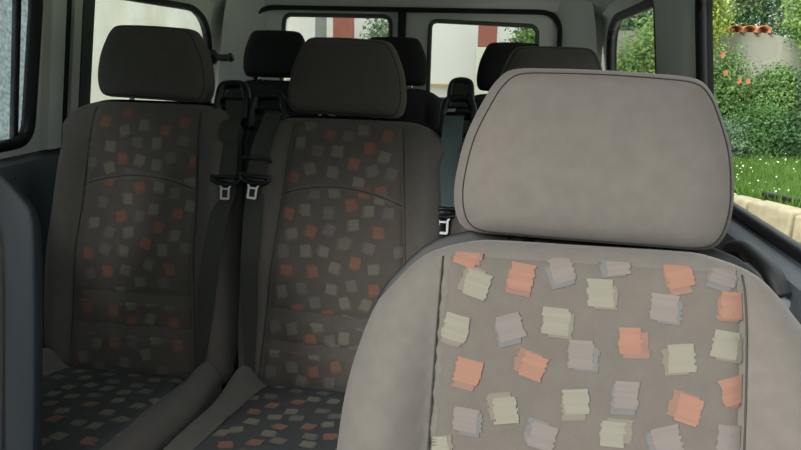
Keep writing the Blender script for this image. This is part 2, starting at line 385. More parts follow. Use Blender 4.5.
    mb.build('seat_base', M['black'], root, smooth=False, bevel=.006)
    # plastic belt guides standing on the shoulder of the backrest
    for g in (guide or []):
        gx, gw, gh, extra = g
        arch_pts = [(-gw*.62, -.035), (-gw*.58, gh*.5), (-gw*.46, gh*.93), (-gw*.2, gh*1.02), (gw*.25, gh*1.04), (gw*.48, gh*.9), (gw*.62, gh*.45), (gw*.68, -.035)]
        P = smooth_open([fb(gx+x, L+y, -.052-.25*max(0, y)) for x, y in arch_pts])
        gm = MB().tube(P, .0095, 10, up=(0, 1, 0), flat=1.7).build('belt_guide', M['black'], root)
        MB().tube([fb(gx-gw*.5, L+gh*.28, -.064), fb(gx+gw*.5, L+gh*.28, -.064)], .009, 10).build('guide_bar', M['rubber'], gm)
        if extra:
            P = smooth_open([fb(gx+x+.004, L+gh+y, -.068) for x, y in ((-.026, -.02), (-.026, .02), (-.02, .042), (0, .048), (.02, .042), (.025, .02), (.026, -.02))])
            MB().tube(P, .008, 10, up=(0, 1, 0), flat=1.6).build('guide_loop', M['black'], gm)
            MB().box(fb(gx+.004, L+gh+.012, -.072), (.050, .022, .062), 0, np.array([fb.ea, -fb.ed, fb.eb]).T).build('guide_block', M['black'], gm, smooth=False, bevel=.004)
    return root, pad, fb, cp, fc

HINGE = .70
FLOOR = .40
# ------------------------------------------------------------------ van shell
YR = 3.05
def hwz(z): return np.interp(z, [.35, .9, 1.22, 1.645, 1.70], [.83, .85, .85, .79, .768])

def rounded(pts, radii, n=8):
    P = np.array(pts, float); out = []; k = len(P)
    for i in range(k):
        p, a, b = P[i], P[i-1], P[(i+1) % k]; r = radii[i] if isinstance(radii, (list, tuple)) else radii
        u = (a-p)/np.linalg.norm(a-p); w = (b-p)/np.linalg.norm(b-p)
        for t in np.linspace(0, 1, n): out.append((1-t)**2*(p+u*r)+2*t*(1-t)*p+t*t*(p+w*r))
    return np.array(out)
def polar_resample(poly, c, th):
    rel = poly-c; n = len(poly); out = []
    for t in th:
        dx, dy = math.cos(t), math.sin(t); best = None
        for i in range(n):
            p, q = rel[i], rel[(i+1) % n]; e = q-p
            den = dx*e[1]-dy*e[0]
            if abs(den) < 1e-12: continue
            r = (p[0]*e[1]-p[1]*e[0])/den; s_ = (p[0]*dy-p[1]*dx)/den
            if r > 0 and -1e-9 <= s_ <= 1+1e-9 and (best is None or r > best): best = r
        out.append(c+best*np.array([dx, dy]))
    return np.array(out)
def ring_panel(outer, hole, mapf, thick, name, m, k=6, flip=False, reveal=False):
    """A panel with a window hole: mapf(u, v, depth) -> xyz; depth 0 is the face in the van."""
    hole = np.array(hole); outer = np.array(outer, float); c = (hole.max(0)+hole.min(0))/2
    th = list(np.linspace(-math.pi, math.pi, 96, endpoint=False))
    for p in list(outer)+list(hole): th.append(math.atan2(*(p-c)[::-1]))
    th = np.array(sorted(set(np.round(th, 5)))); 
    H = polar_resample(hole, c, th); O = polar_resample(outer, c, th)
    prof = [(0, thick), (0, .006), (.012, 0)] + [(t, 0) for t in np.linspace(.05, 1, k)] + [(1, thick)]
    mm = [M['rubber']] if reveal else [m]
    G = np.array([[mapf(*(h+(o-h)*t), d) for h, o in zip(H, O)] for t, d in prof])
    mb = MB().grid(G, wv=True, flip=flip)
    for q in range(len(th)): mb.m[q] = 1
    mb.grid(np.array([G[-1], G[0]]), wv=True, flip=flip)
    ob = struct(mb.build(name, [m]+mm, smooth=True, auto=35))
    return ob, H
def pane(H, mapf, depth, name, m, th=.004):
    c = H.mean(0); n = len(H); rs = np.linspace(.02, 1.02, 8)
    mb = MB()
    G = np.array([[mapf(*(c+(h-c)*r), depth) for h in H] for r in rs])
    mb.grid(G, wv=True); mb.f.append(tuple(range(n))); mb.m.append(0)
    return struct(mb.build(name, m))
def gasket(H, mapf, r, name, m, depth=.004, parent=None):
    P = [mapf(*h, depth) for h in H]
    return MB().tube(P, r, 8, closed=True, up=(1, 0, 0)).build(name, m, parent)

mr = lambda y, z, d: (hwz(z)+d, y, z)
ml = lambda y, z, d: (-hwz(z)-d, y, z)
ZS = 1.20; ZT = 1.695
win = {}
def side_window(side, n, y0, y1, hole, pm, gm=.013, wname=None, rubber=True, gl='glass'):
    mf = mr if side > 0 else ml
    o, H = ring_panel([(y0, ZS), (y1, ZS), (y1, ZT), (y0, ZT)], hole, mf, .028, f'wall_{"right" if side > 0 else "left"}', pm, flip=side > 0, reveal=True)
    p = pane(H, mf, .018, f'window_{n}', M[gl])
    g = gasket(H, mf, gm, 'window_seal', M['rubber'], parent=p)
    return o, H
# right side: front door, second row, rear quarter
side_window(1, 1, -.75, .66, rounded([(-.55, 1.24), (.56, 1.24), (.56, 1.645), (.22, 1.645)], .05), M['door'])
side_window(1, 2, .66, 1.66, rounded([(.74, 1.222), (1.60, 1.222), (1.60, 1.648), (.74, 1.648)], .05), M['pillar'], .012)
side_window(1, 3, 1.66, YR, rounded([(1.99, 1.24), (2.94, 1.24), (2.86, 1.58), (2.70, 1.640), (1.99, 1.650)], [.03, .05, .1, .1, .03]), M['pillar'], .016)
# left side
side_window(-1, 4, -.75, .66, rounded([(-.55, 1.24), (.56, 1.24), (.56, 1.645), (.22, 1.645)], .05), M['door'])
side_window(-1, 5, .66, 1.80, rounded([(.74, 1.243), (1.725, 1.243), (1.745, 1.648), (.74, 1.648)], .06), M['pillar'], .016, gl='glass_wet')
side_window(-1, 6, 1.80, YR, rounded([(1.975, 1.24), (2.93, 1.24), (2.86, 1.58), (2.70, 1.648), (1.975, 1.652)], [.03, .05, .1, .08, .03]), M['pillar'], .014, gl='glass_dusty')
# divider of the left sliding pane
o = struct(MB().grid(np.array([[ml(y, z, .022) for z in np.linspace(1.235, 1.655, 10)] for y in (1.684, 1.684, 1.706, 1.706)])).build('trim_1', M['rubber']))
sm = o.modifiers.new('solid', 'SOLIDIFY'); sm.thickness = .012

# lower side walls with a soft shelf under the glass
for side, nm in ((1, 'wall_right'), (-1, 'wall_left')):
    prof = [(.88, 1.20), (.862, 1.212), (.845, 1.212), (.815, 1.198), (.80, 1.165), (.795, 1.08), (.79, 1.04), (.795, .98), (.80, .7), (.80, FLOOR-.02), (.88, FLOOR-.02), (.88, 1.205)]
    ys = np.linspace(-.75, YR, 30)
    G = np.array([[(side*x, y, z) for x, z in prof] for y in ys])
    mb = MB().grid(G, wv=True, flip=side < 0)
    n = len(prof); mb.f += [tuple(range(n)), tuple(29*n+i for i in range(n))[::-1]]; mb.m += [0, 0]
    struct(mb.build(nm, M['door'], auto=40))
# pillar covers
def pillar(side, pts, m, name, d0=-.012, zr=(1.215, 1.70)):
    """pts: (y, depth) cross-section swept from the sill to the roof."""
    zs = np.linspace(*zr, 14); mf = mr if side > 0 else ml
    G = np.array([[mf(y, z, d0+d) for y, d in pts] for z in zs])
    mb = MB().grid(G, wv=True, flip=side < 0); n = len(pts)
    mb.f += [tuple(range(n)), tuple(13*n+i for i in range(n))[::-1]]; mb.m += [0, 0]
    return struct(mb.build(name, m, auto=40))
pillar(1, [(1.622, .012), (1.635, -.004), (1.66, -.014), (1.74, -.02), (1.785, -.012), (1.80, -.002), (1.83, -.008), (1.93, -.006), (1.972, 0), (1.98, .012)], M['pillar'], 'trim_2')
pillar(-1, [(1.765, .012), (1.775, -.008), (1.80, -.014), (1.832, -.010), (1.838, .012)], M['pillar'], 'trim_3')
pillar(-1, [(1.834, .012), (1.834, .001), (1.875, .001), (1.875, .012)], M['rubber'], 'trim_4')
pillar(-1, [(1.871, .012), (1.873, -.008), (1.89, -.012), (1.908, -.010), (1.912, .012)], M['pillar'], 'trim_5')
pillar(-1, [(1.906, .012), (1.908, -.014), (1.94, -.020), (1.965, -.012), (1.978, .012)], M['greenpan'], 'trim_6')
# rear corner covers
for side, nm in ((1, 'trim_7'), (-1, 'trim_8')):
    cs = [(.80, 2.88), (.775, 2.92), (.73, 2.965), (.67, 2.99), (.655, 3.03), (.80, 3.03)]
    zs = np.linspace(1.2, 1.765, 12)
    G = np.array([[(side*(x-(.85-hwz(z))*.9), y, z) for x, y in cs] for z in zs])
    mb = MB().grid(G, wv=True, flip=side > 0); n = len(cs)
    mb.f += [tuple(range(n)), tuple(11*n+i for i in range(n))[::-1]]; mb.m += [0, 0]
    struct(mb.build(nm, M['pillar'], auto=50))

# roof lining
xs = np.concatenate([np.linspace(-1, 1, 41)])
def roof_z(x):
    x = abs(x); return 1.775-.012*(x/.6)**2 if x < .6 else 1.763-.075*((x-.6)/.175)**2
ys = np.concatenate([np.linspace(.29, 2.7, 24), np.linspace(2.75, 3.0, 8)])
G = np.array([[(t*.775, y, roof_z(t*.775)-.03*sstep(2.72, 3.0, y)) for t in xs] for y in ys])
mb = MB().grid(G); mb.grid(G+np.array([0, 0, .05]), flip=True)
struct(mb.build('ceiling', M['head']))
# rear header over the doors
hx = np.linspace(-.80, .80, 33)
G = np.array([[(x, y, z if k else min(roof_z(x), 1.76)-.02) for x in hx] for k, y, z in ((0, 2.93, 0), (0, 2.97, 0), (1, 2.985, 1.70), (1, 2.99, 1.672), (1, 3.05, 1.672))])
G[0, :, 2] += .0
struct(MB().grid(G, flip=True).build('trim_9', M['head']))
# rear doors
mbk = lambda x, z, d: (x, 3.01+d, z)
for nm, x0, x1, hole, wn in (('door_1', -.80, -.021, [(-.55, 1.31), (-.07, 1.31), (-.07, 1.645), (-.53, 1.645)], 'window_7'),
                             ('door_2', -.021, .80, [(.095, 1.31), (.548, 1.31), (.535, 1.618), (.095, 1.632)], 'window_8')):
    o, H = ring_panel([(x0, FLOOR), (x1, FLOOR), (x1, 1.70), (x0, 1.70)], rounded(hole, .035), mbk, .06, nm, M['pillar'], flip=False)
    p = pane(H, mbk, .03, wn, M['glass'])
    gasket(H, mbk, .010, 'window_seal', M['greenpan'], parent=p)
# door opening seal and the seal where the two doors meet
P = rounded([(-.655, .5), (-.655, 1.672), (.625, 1.672), (.645, .5)], [.01, .09, .09, .01], 10)
struct(MB().tube(np.vstack([P[10:-10], P[-10:-9]*1]) if 0 else np.array([(x, 2.992, z) for x, z in P[8:32]]), .011, 8).build('trim_10', M['rubber']))
mb = MB().box((-.021, 2.998, 1.10), (.032, .03, 1.16)); struct(mb.build('trim_11', M['rubber'], bevel=.006))

# floor, dashboard wall, windscreen
struct(MB().box((0, 1.15, FLOOR-.03), (1.72, 3.85, .06)).build('floor', M['carpet']))
prof = [(-.95, .3), (-.95, 1.10), (-.50, 1.13), (-.36, 1.08), (-.33, .95), (-.45, .8), (-.5, .3)]
G = np.array([[(x, y, z) for y, z in prof] for x in np.linspace(-.84, .84, 9)])
mb = MB().grid(G, wv=True, flip=True); n = len(prof); mb.f += [tuple(range(n))[::-1], tuple(8*n+i for i in range(n))]; mb.m += [0, 0]
struct(mb.build('wall_front', M['door'], auto=40))
G = np.array([[(x, (.29-1.24*t-.06*(1-(x/.8)**2)), 1.755-.61*t) for x in np.linspace(-.80, .80, 15)] for t in np.linspace(0, 1, 10)])
struct(MB().grid(G).build('window_9', M['glass']))
for sg, nm in ((-1, 'trim_12'), (1, 'trim_13')):
    struct(MB().tube([(sg*.80, -.99, 1.10), (sg*.79, .29, 1.72)], .05, 8).build(nm, M['pillar']))

# small fittings
t = thing('interior_lamp', 'grey interior lamp on the roof lining above the right quarter window', 'lamp', (.70, 2.40, roof_z(.70)-.001))
MB().box((0, 0, -.008), (.13, .16, .018)).build('lamp_housing', M['pillar'], t, smooth=False, bevel=.006)
MB().box((-.025, -.02, -.019), (.05, .09, .012)).build('lamp_lens', mat('lamp_lens_plastic', (200, 205, 205), .2, .5), t, smooth=False, bevel=.004)
for k in (-1, 1): MB().box((.035, k*.025, -.019), (.028, .03, .012)).build('switch', M['door'], t, smooth=False, bevel=.003)

t = thing('coat_hook', 'black coat hook knob on the left rear corner trim', 'hook', (-.782, 2.82, 1.462))
MB().tube([(-.02, 0, 0), (.012, .0, 0), (.02, 0, 0)], [.03, .03, .022], 16).build('hook_base', M['black'], t)
MB().tube(smooth_open([(.012, 0, 0), (.045, .0, -.002), (.078, .0, .0), (.088, 0, .004)]), [.013]*8+[.014]*8+[.018]*9, 12).build('hook_arm', M['black'], t)

t = thing('door_pull', 'black pull handle with open pocket on the right door under the window', 'handle', (.80, 1.07, 1.19))
MB().box((.0, .0, -.06), (.05, .20, .10)).build('handle_bezel', M['pull'], t, smooth=False, bevel=.014)
mb = MB(); P = smooth_open([(-.012, -.105, .0), (-.022, -.085, .028), (-.026, -.03, .036), (-.026, .02, .034), (-.022, .08, .012), (-.005, .105, -.015)])
mb.tube(P, .015, 10, flat=.8).build('grip', M['shell'], t)
MB().box((-.012, .035, -.035), (.05, .11, .06)).build('pocket', M['rubber'], t, smooth=False, bevel=.010)

# ------------------------------------------------------------------ seats
SPOT = lambda k: MOTIF.get(k)
SEATS = {}
SEATS['front'] = make_seat('taupe front seat in the foreground with patterned panel and large headrest', (.494, .545, FLOOR), hw=.262, sh2=.875, L=.634, fab='fabric', pan='panel', head=(.294, .182),
          hgap=.006, ha=(.158, .150), hslope=.022, spots=SPOT('front_b'), cspots=SPOT('front_c'), shoulder=.80, msize=.0265)
SEATS['front_left'] = make_seat('front seat at the left edge turned to show only its dark inner side', (-.555, .80, FLOOR), hw=.215, L=.642, fab='fabric', pan='panel', head=(.272, .172), hgap=.006,
          ha=(.13, .125), shoulder=.84, thick=.06, side=True)
SEATS['left'] = make_seat('second-row seat at the left wall, in shadow, with orange and grey squares', (-.48, 1.50, FLOOR), hw=.252, L=.69, head=(.306, .184), hslope=.03,
          cush_up=.008, rear=.055, cushL=.53, arch=(.500, .030, 0.), lows=((.195, 0.), (.112, 0.)), ha=(.165, .138), group=None, spots=SPOT('left_b'), cspots=SPOT('left_c'), guide=[(.205, .06, .055, False)], hoff=-.006, shoulder=.95)
SEATS['mid'] = make_seat('middle second-row seat with orange and cream squares behind the front seat', (.036, 1.50, FLOOR), hw=.25, L=.667, head=(.297, .188), hslope=.025,
          cush_up=.008, rear=.055, cushL=.53, arch=(.495, .030, -.06), lows=((.176, -.05), (.098, -.05)), ha=(.185, .132), spots=SPOT('mid_b'), cspots=SPOT('mid_c'), guide=[(-.215, .068, .05, False)], hoff=-.018, shoulder=.97)
SEATS['right'] = make_seat('second-row seat at the right, mostly hidden behind the big front headrest', (.525, 1.50, FLOOR), hw=.235, L=.672, cush_up=.008, rear=.055, cushL=.53, head=(.262, .175), hgap=.012,
          guide=[(-.228, .06, .055, True)], hoff=-.01, shoulder=.97)
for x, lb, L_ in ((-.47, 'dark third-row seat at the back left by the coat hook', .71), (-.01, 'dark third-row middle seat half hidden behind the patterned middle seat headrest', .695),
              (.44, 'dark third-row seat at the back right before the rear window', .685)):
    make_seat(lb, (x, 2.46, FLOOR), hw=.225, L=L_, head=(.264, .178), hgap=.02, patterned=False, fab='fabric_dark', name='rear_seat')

# ------------------------------------------------------------------ seat belts
def strap(pts, widths, name, m, parent, th=.0022, side=(1, 0, 0)):
    P = smooth_open(pts, 10); W = np.interp(np.linspace(0, 1, len(P)), np.linspace(0, 1, len(widths)), widths)
    S = np.array(side, float); T = np.gradient(P, axis=0); T /= np.linalg.norm(T, axis=1)[:, None]
    Nn = np.cross(T, S); Nn /= np.linalg.norm(Nn, axis=1)[:, None]; Sx = np.cross(Nn, T)
    G = np.array([[p-s*w/2+n*th/2, p+s*w/2+n*th/2, p+s*w/2-n*th/2, p-s*w/2-n*th/2] for p, s, n, w in zip(P, Sx, Nn, W)])
    mb = MB().grid(G, wv=True); k = len(P)
    mb.f += [(0, 1, 2, 3), tuple(4*(k-1)+i for i in (3, 2, 1, 0))]; mb.m += [0, 0]
    return mb.build(name, m, parent, smooth=False)
def tongue(root, c, eb, ed, roll=0., sc=1., holder=True):
    """Plastic tongue body with a steel blade hanging below it: c is the middle of the body."""
    fr = Frame(c, eb); ca, sa = math.cos(roll), math.sin(roll)
    f = lambda a, b, d: fr(ca*a-sa*b, sa*a+ca*b, d)
    h = MB(); ring = [(-.034, .012), (-.036, .002), (-.030, -.006), (-.012, -.011), (.012, -.011), (.030, -.006), (.037, .003), (.035, .014)]
    h.tube(smooth_open([f(a*sc, b*sc, .004) for a, b in ring]), .0045*sc, 8, flat=1.)
    h.tube([f(-.034*sc, .006*sc, .004), f(.034*sc, .006*sc, .004)], .005*sc, 8)
    h.add([f(a*sc, z*sc, d) for d in (.005, .001) for a, z in ((-.016, -.016), (.016, -.016), (.031, .006), (-.031, .006))],
          [(0, 1, 2, 3), (7, 6, 5, 4), (0, 4, 5, 1), (1, 5, 6, 2), (2, 6, 7, 3), (3, 7, 4, 0)])
    body = h.build('tongue_body', M['black'], root)
    b = MB()
    out = [(-.020, -.007), (-.0118, -.020), (-.0118, -.046), (-.0095, -.049), (.0095, -.049), (.0118, -.046), (.0118, -.020), (.020, -.007)]
    inn = [(-.0155, -.007), (-.0072, -.0205), (-.0072, -.0425), (-.0066, -.0436), (.0066, -.0436), (.0072, -.0425), (.0072, -.0205), (.0155, -.007)]
    G = np.array([[f(a*sc, z*sc, d) for a, z in q] for q, d in ((inn, .0055), (out, .0055), (out, .0025), (inn, .0025))])
    b.grid(G, wu=True)
    b.add([f(a*sc, z*sc, d) for d in (.0055, .0025) for a, z in ((-.0075, -.0245), (.0075, -.0245), (.0075, -.0205), (-.0075, -.0205))],
          [(0, 1, 2, 3), (7, 6, 5, 4), (0, 4, 5, 1), (1, 5, 6, 2), (2, 6, 7, 3), (3, 7, 4, 0)])
    o = b.build('tongue_blade', M['steel'], root, smooth=False); o['label'] = 'bright steel belt tongue with a square hole'

def seat_belt(label, seat, a_top, a_t, b_t, m, a_bot, lap=True, loop=False, roll=0., wid=.047, out=.012, sc=1.):
    root_s, pad, fb, cp, fc = SEATS[seat]
    L0 = np.array(root_s.location)
    W = lambda a, b, d=None: fb(a, b, (pad.d(a, b) if d is None else d)) + L0
    E_ = lambda a, b, e: fb(a, b, pad.d(a, b)+e)+L0
    p_t = E_(a_t, b_t, out+.002)
    root = thing('seat_belt', label, 'seat belt', tuple(p_t), None)
    loc = lambda P: [np.array(p)-p_t for p in P]
    Ltop = np.max(pad.r*0)+ (pad.c[1]*2+.03)
    up = [fb(a_top, Ltop+.013, -.064)+L0, fb(a_top, Ltop+.010, -.042)+L0]
    for t in np.linspace(.12, 1, 7):
        b = Ltop+(b_t-Ltop)*t; a = a_top+(a_t-a_top)*t
        up.append(E_(a, b, out*(.6+.4*t)+.004))
    strap(loc(up), [wid*.95, wid, wid], 'shoulder_strap', m, root)
    if lap:
        dn = [E_(a_t, b_t+.004, out), E_(a_t, b_t-.03, out*.6)]
        for t in np.linspace(.15, 1, 7):
            b = b_t+(.02-b_t)*t; a = a_t+(a_bot-a_t)*t
            dn.append(E_(a, b, .004+.008*(1-t)))
        strap(loc(dn), [wid*.98, wid*.98, wid*.9, wid*.5], 'lap_strap', M['web'], root)
    tongue(root, E_(a_t, b_t, out+.005)-p_t, fb.eb, fb.ed, roll, sc)
    if loop:
        c = E_(a_t-.002, b_t+.05, out+.007)-p_t
        MB().tube([c+V3(-.036, 0, .002), c+V3(-.02, -.002, .0), c+V3(.03, -.002, 0), c+V3(.038, 0, -.008)], .0045, 8).build('belt_stop', M['black'], root)
    return root
seat_belt('dark seat belt hanging down the right shoulder of the shadowed left seat', 'left', .218, .228, .50, M['web'], .185, wid=.048, sc=1.)
seat_belt('seat belt with steel tongue on the left shoulder of the middle seat', 'mid', -.195, -.213, .505, M['web'], -.205, roll=-.10, loop=True, wid=.046)
seat_belt('teal-grey seat belt with steel tongue between middle seat and big front headrest', 'right', -.236, -.246, .452, M['web_teal'], -.2, lap=False, wid=.050, out=.034, sc=1.1)

# ------------------------------------------------------------------ outdoors
def leaf_mesh(mb, pts, size, mi=0, out=None, asp=.55):
    n = len(pts); nd = rng.normal(size=(n, 3)); 
    if out is not None: nd = nd*.8+out
    nd /= np.linalg.norm(nd, axis=1)[:, None]
    t = np.cross(nd, rng.normal(size=(n, 3))); t /= np.linalg.norm(t, axis=1)[:, None]; b = np.cross(nd, t)
    s = (size*rng.uniform(.6, 1.3, n))[:, None]
    P = np.stack([pts-t*s*.5, pts+b*s*asp*.5+nd*s*.06, pts+t*s*.5, pts-b*s*asp*.5+nd*s*.06], 1).reshape(-1, 3)
    i = np.arange(n)*4
    return mb.add(P, np.stack([i, i+1, i+2, i+3], 1).tolist(), mi)
def blob_points(c, r, n, shell=.55):
    d = rng.normal(size=(n, 3)); d /= np.linalg.norm(d, axis=1)[:, None]
    rad = (shell+(1-shell)*rng.random(n)**.7)*(1+.12*np.sin(d[:, 0]*7+d[:, 2]*5))
    return np.array(c)+d*rad[:, None]*np.array(r), d
def plant(name, label, cat, base, blobs, n, size, m, stems=(), stem_r=.03, group=None, flowers=(), fm=None):
    root = thing(name, label, cat, base, group); mb = MB()
    tot = sum(r[0]*r[1]+r[0]*r[2] for c, r in blobs)
    for c, r in blobs:
        k = int(n*(r[0]*r[1]+r[0]*r[2])/tot)
        # leaves sit in tufts so the crown has clumps and gaps
        tc, td = blob_points(c, r, max(6, k//28), .35)
        pts = np.repeat(tc, 28, 0)+rng.normal(size=(len(tc)*28, 3))*size*1.5
        leaf_mesh(mb, pts, size, 0, np.repeat(td, 28, 0)+np.array([0, 0, .5]))
    mb.build('foliage', m, root, smooth=False)
    for s_ in stems: MB().tube(smooth_open(s_), np.linspace(stem_r, stem_r*.4, (len(s_)-1)*8+1), 8).build('trunk' if stem_r > .05 else 'stem', M['bark'], root)
    for f in flowers:
        fb_ = MB(); c = np.array(f)
        for k in range(10):
            an = k*2*math.pi/10+.2*(k % 2); R = .045 if k % 2 else .03
            d = V3(math.cos(an), -.5+.5*math.sin(k), math.sin(an)); d /= np.linalg.norm(d)
            s2 = np.cross(d, (0, 1, 0)); s2 /= np.linalg.norm(s2)+1e-9
            fb_.add([c, c+d*R*.6+s2*R*.4, c+d*R, c+d*R*.6-s2*R*.4], [(0, 1, 2, 3)])
        fb_.build('flower', fm, root, smooth=False)
    return root
M['bark'] = mat('bark', (92, 80, 66), .9, .2, var=.3, vscale=12, bump=.4, bscale=30)
M['leaf_mid'] = mat('leaf_mid_green', (116, 148, 84), .6, .3, island=.4, trans=.3)
M['leaf_light'] = mat('leaf_light_green', (132, 162, 88), .6, .3, island=.35, trans=.35)
M['leaf_yellow'] = mat('leaf_yellow_green', (166, 182, 92), .6, .3, island=.35, trans=.35)
M['leaf_dark'] = mat('leaf_dark_green', (76, 110, 68), .6, .3, island=.4, trans=.25)
M['leaf_deep'] = mat('leaf_deep_green', (96, 134, 76), .6, .3, island=.4, trans=.3)
M['leaf_grey'] = mat('leaf_grey_green', (120, 146, 112), .6, .3, island=.35, trans=.3)
M['flower'] = mat('petal_orange', (226, 140, 108), .7, .3, trans=.3)
M['gravel'] = mat('driveway_gravel', (186, 182, 172), .95, .2, var=.25, vscale=60, bump=.6, bscale=90)
M['lawn'] = mat('lawn_soil', (110, 140, 62), 1., .1, var=.3, vscale=3, rgb2=(140, 168, 78))
M['blade'] = mat('grass_blade', (104, 138, 62), .7, .2, island=.35, trans=.35)
M['daisy'] = mat('tiny_white_flower', (235, 235, 215), .8, .2)
M['stone'] = mat('kerb_stone', (176, 164, 136), .95, .2, var=.2, vscale=9, bump=.5, bscale=40)
M['plaster'] = mat('old_wall_plaster', (150, 150, 136), .95, .2, var=.15, vscale=2.2, rgb2=(168, 164, 150), bump=.3, bscale=30)
M['tile'] = mat('terracotta', (200, 128, 92), .9, .2, var=.25, vscale=14)
M['white'] = mat('white_render', (240, 239, 232), .9, .2, var=.02, vscale=3)
M['cream_wall'] = mat('cream_render', (190, 186, 158), .9, .2, var=.1, vscale=2.5, rgb2=(214, 214, 200))
M['redbrown'] = mat('red_brown_paint', (150, 92, 78), .8, .3, var=.08, vscale=5)
M['pebble'] = mat('grey_pebbledash', (140, 150, 150), .95, .2, var=.4, vscale=38, bump=1., bscale=60)

TZ = .22
struct(MB().box((0, 8, -.05), (60, 60, .1)).build('ground', M['gravel']))
# lawn terrace held by a low stone kerb
KA, KB = V3(1.26, 9.5, 0), V3(4.7, 3.4, 0)
kd = (KB-KA)/np.linalg.norm(KB-KA); kn = V3(-kd[1], kd[0], 0)
if kn[1] < 0: kn = -kn
Lp = [KA-kd*3+kn*.1, KB+kd*6+kn*.1, KB+kd*6+kn*12, KA-kd*3+kn*12]
mb = MB(); mb.add([(*p[:2], z) for z in (TZ, 0) for p in Lp], [(0, 1, 2, 3), (7, 6, 5, 4), (0, 4, 5, 1), (1, 5, 6, 2), (2, 6, 7, 3), (3, 7, 4, 0)])
struct(mb.build('ground', M['lawn'], smooth=False))
mb = MB(); s = 0.
while s < 9.:
    l = rng.uniform(.28, .5); c = KA+kd*(s+l/2); hh = TZ+rng.uniform(.0, .06)
    Rm = np.array([kd, kn, [0, 0, 1]]).T
    mb.box((c[0], c[1], hh/2), (l-.02, .24+rng.uniform(-.02, .03), hh), 0, Rm); s += l
tag(mb.build('stone_kerb', M['stone'], smooth=False, bevel=.03), 'low cream stone kerb edging the lawn outside the right window', 'kerb')
P = smooth_open([KA+kd*(3.1+t)+kn*(.16+.05*math.sin(t*3))+V3(0, 0, TZ+.075) for t in np.linspace(0, 1.5, 7)])
tag(MB().tube(P, .025, 8).build('garden_pipe', M['black']), 'thin dark pipe lying along the stone kerb at the lawn edge', 'pipe')
# grass blades
n = 52000
u = rng.random(n); v = rng.random(n)**1.3
pts = np.array([KA+kd*7.*a+kn*(.15+5.2*b) for a, b in zip(u, v)]); pts[:, 2] = TZ; pts = pts[pts[:, 1] < 11.5]; n = len(pts)
ang = rng.random(n)*2*math.pi; h = rng.uniform(.05, .15, n); w = .011
dx = np.stack([np.cos(ang), np.sin(ang), np.zeros(n)], 1)*w
tip = pts+np.stack([rng.normal(size=n)*.04, rng.normal(size=n)*.04, h], 1)
P = np.stack([pts-dx, pts+dx, tip], 1).reshape(-1, 3); i = np.arange(n)*3
g = MB().add(P, np.stack([i, i+1, i+2], 1).tolist(), 0)
k = rng.choice(n, 700, replace=False); leaf_mesh(g, tip[k], .026, 1, np.tile([[0, -.5, 1.]], (700, 1)), .9)
o = g.build('grass', [M['blade'], M['daisy']], smooth=False); o['kind'] = 'stuff'; tag(o, 'bright green lawn grass beyond the stone kerb', 'grass')

# old plastered garden wall with a terracotta coping
GY = 11.6
def gw_top(x): return np.interp(x, [.5, 3.8, 4.36, 4.7, 6.2, 9], [1.9, 1.93, 1.93, 1.85, 1.7, 1.65])
xs = np.linspace(.3, 9, 60)
G = np.array([[(x, GY, TZ-.1) for x in xs], [(x, GY, gw_top(x)) for x in xs], [(x, GY+.3, gw_top(x)) for x in xs], [(x, GY+.3, TZ-.1) for x in xs]])
tag(MB().grid(G, wu=True).build('garden_wall', M['plaster'], smooth=False), 'old pale plastered garden wall behind the shrubs', 'wall')
def roof_tile():
    a = np.linspace(-.35, math.pi+.35, 12); mb = MB()
    G = np.array([[(r*math.cos(t)*k, y, r*math.sin(t)*k*.75+.02) for t in a] for r, y, k in ((.105, -.24, 1.), (.09, .24, 1.), (.075, .24, 1.), (.09, -.24, 1.))])
    return mb.grid(G, wu=True)
proto = None
words = ('leftmost', 'second', 'third', 'fourth', 'fifth')
for i in range(3):
    x = 3.88+.2*i
    if proto is None: proto = roof_tile().build('roof_tile', M['tile']); o = proto
    else: o = proto.copy(); COL.objects.link(o)
    o.location = (x, GY+.13, gw_top(x)-.0)
    tag(o, f'curved terracotta coping tile on the garden wall, {words[i]} from the left', 'tile', 'terracotta tiles on the garden wall')

# shrubs and trees in the garden
plant('garden_shrub', 'leafy green shrub with orange flowers beside the window pillar', 'shrub', (3.5, 10.45, TZ), [((0, 0, .72), (.30, .3, .72)), ((.25, .1, .5), (.3, .3, .5))], 16000, .05, M['leaf_mid'],
      [[(0, 0, 0), (.02, 0, .5), (.05, 0, 1.0)], [(.2, 0, 0), (.25, .05, .4), (.3, .1, .8)]], flowers=[(-.11, -.35, 1.12), (.08, -.35, 1.02), (.195, -.33, 1.02), (-.17, -.33, 1.36)], fm=M['flower'])
plant('garden_shrub', 'broad mid-green shrub in front of the pale wall', 'shrub', (4.18, 10.6, TZ), [((0, 0, .6), (.36, .36, .6)), ((.1, .1, .75), (.3, .3, .5))], 16000, .05, M['leaf_mid'],
      [[(0, 0, 0), (-.05, 0, .4), (-.1, 0, .8)], [(.1, 0, 0), (.2, 0, .4), (.2, 0, .9)]])
plant('garden_shrub', 'tall pale-leaved shrub at the right edge of the window', 'shrub', (4.82, 10.5, TZ), [((0, 0, .75), (.36, .4, .75))], 14000, .05, M['leaf_grey'],
      [[(0, 0, 0), (.03, 0, .6), (0, 0, 1.2)]])
plant('garden_shrub', 'pale grey-green low shrub under the orange flowers', 'shrub', (3.42, 9.75, TZ), [((0, 0, .24), (.26, .24, .26))], 7000, .04, M['leaf_grey'], [[(0, 0, 0), (.03, 0, .2), (.05, 0, .4)]])
plant('garden_shrub', 'dark green shrub in shade at the back of the lawn', 'shrub', (4.42, 9.85, TZ), [((0, 0, .30), (.42, .3, .34))], 11000, .045, M['leaf_dark'], [[(0, 0, 0), (-.03, 0, .3), (0, 0, .5)]])
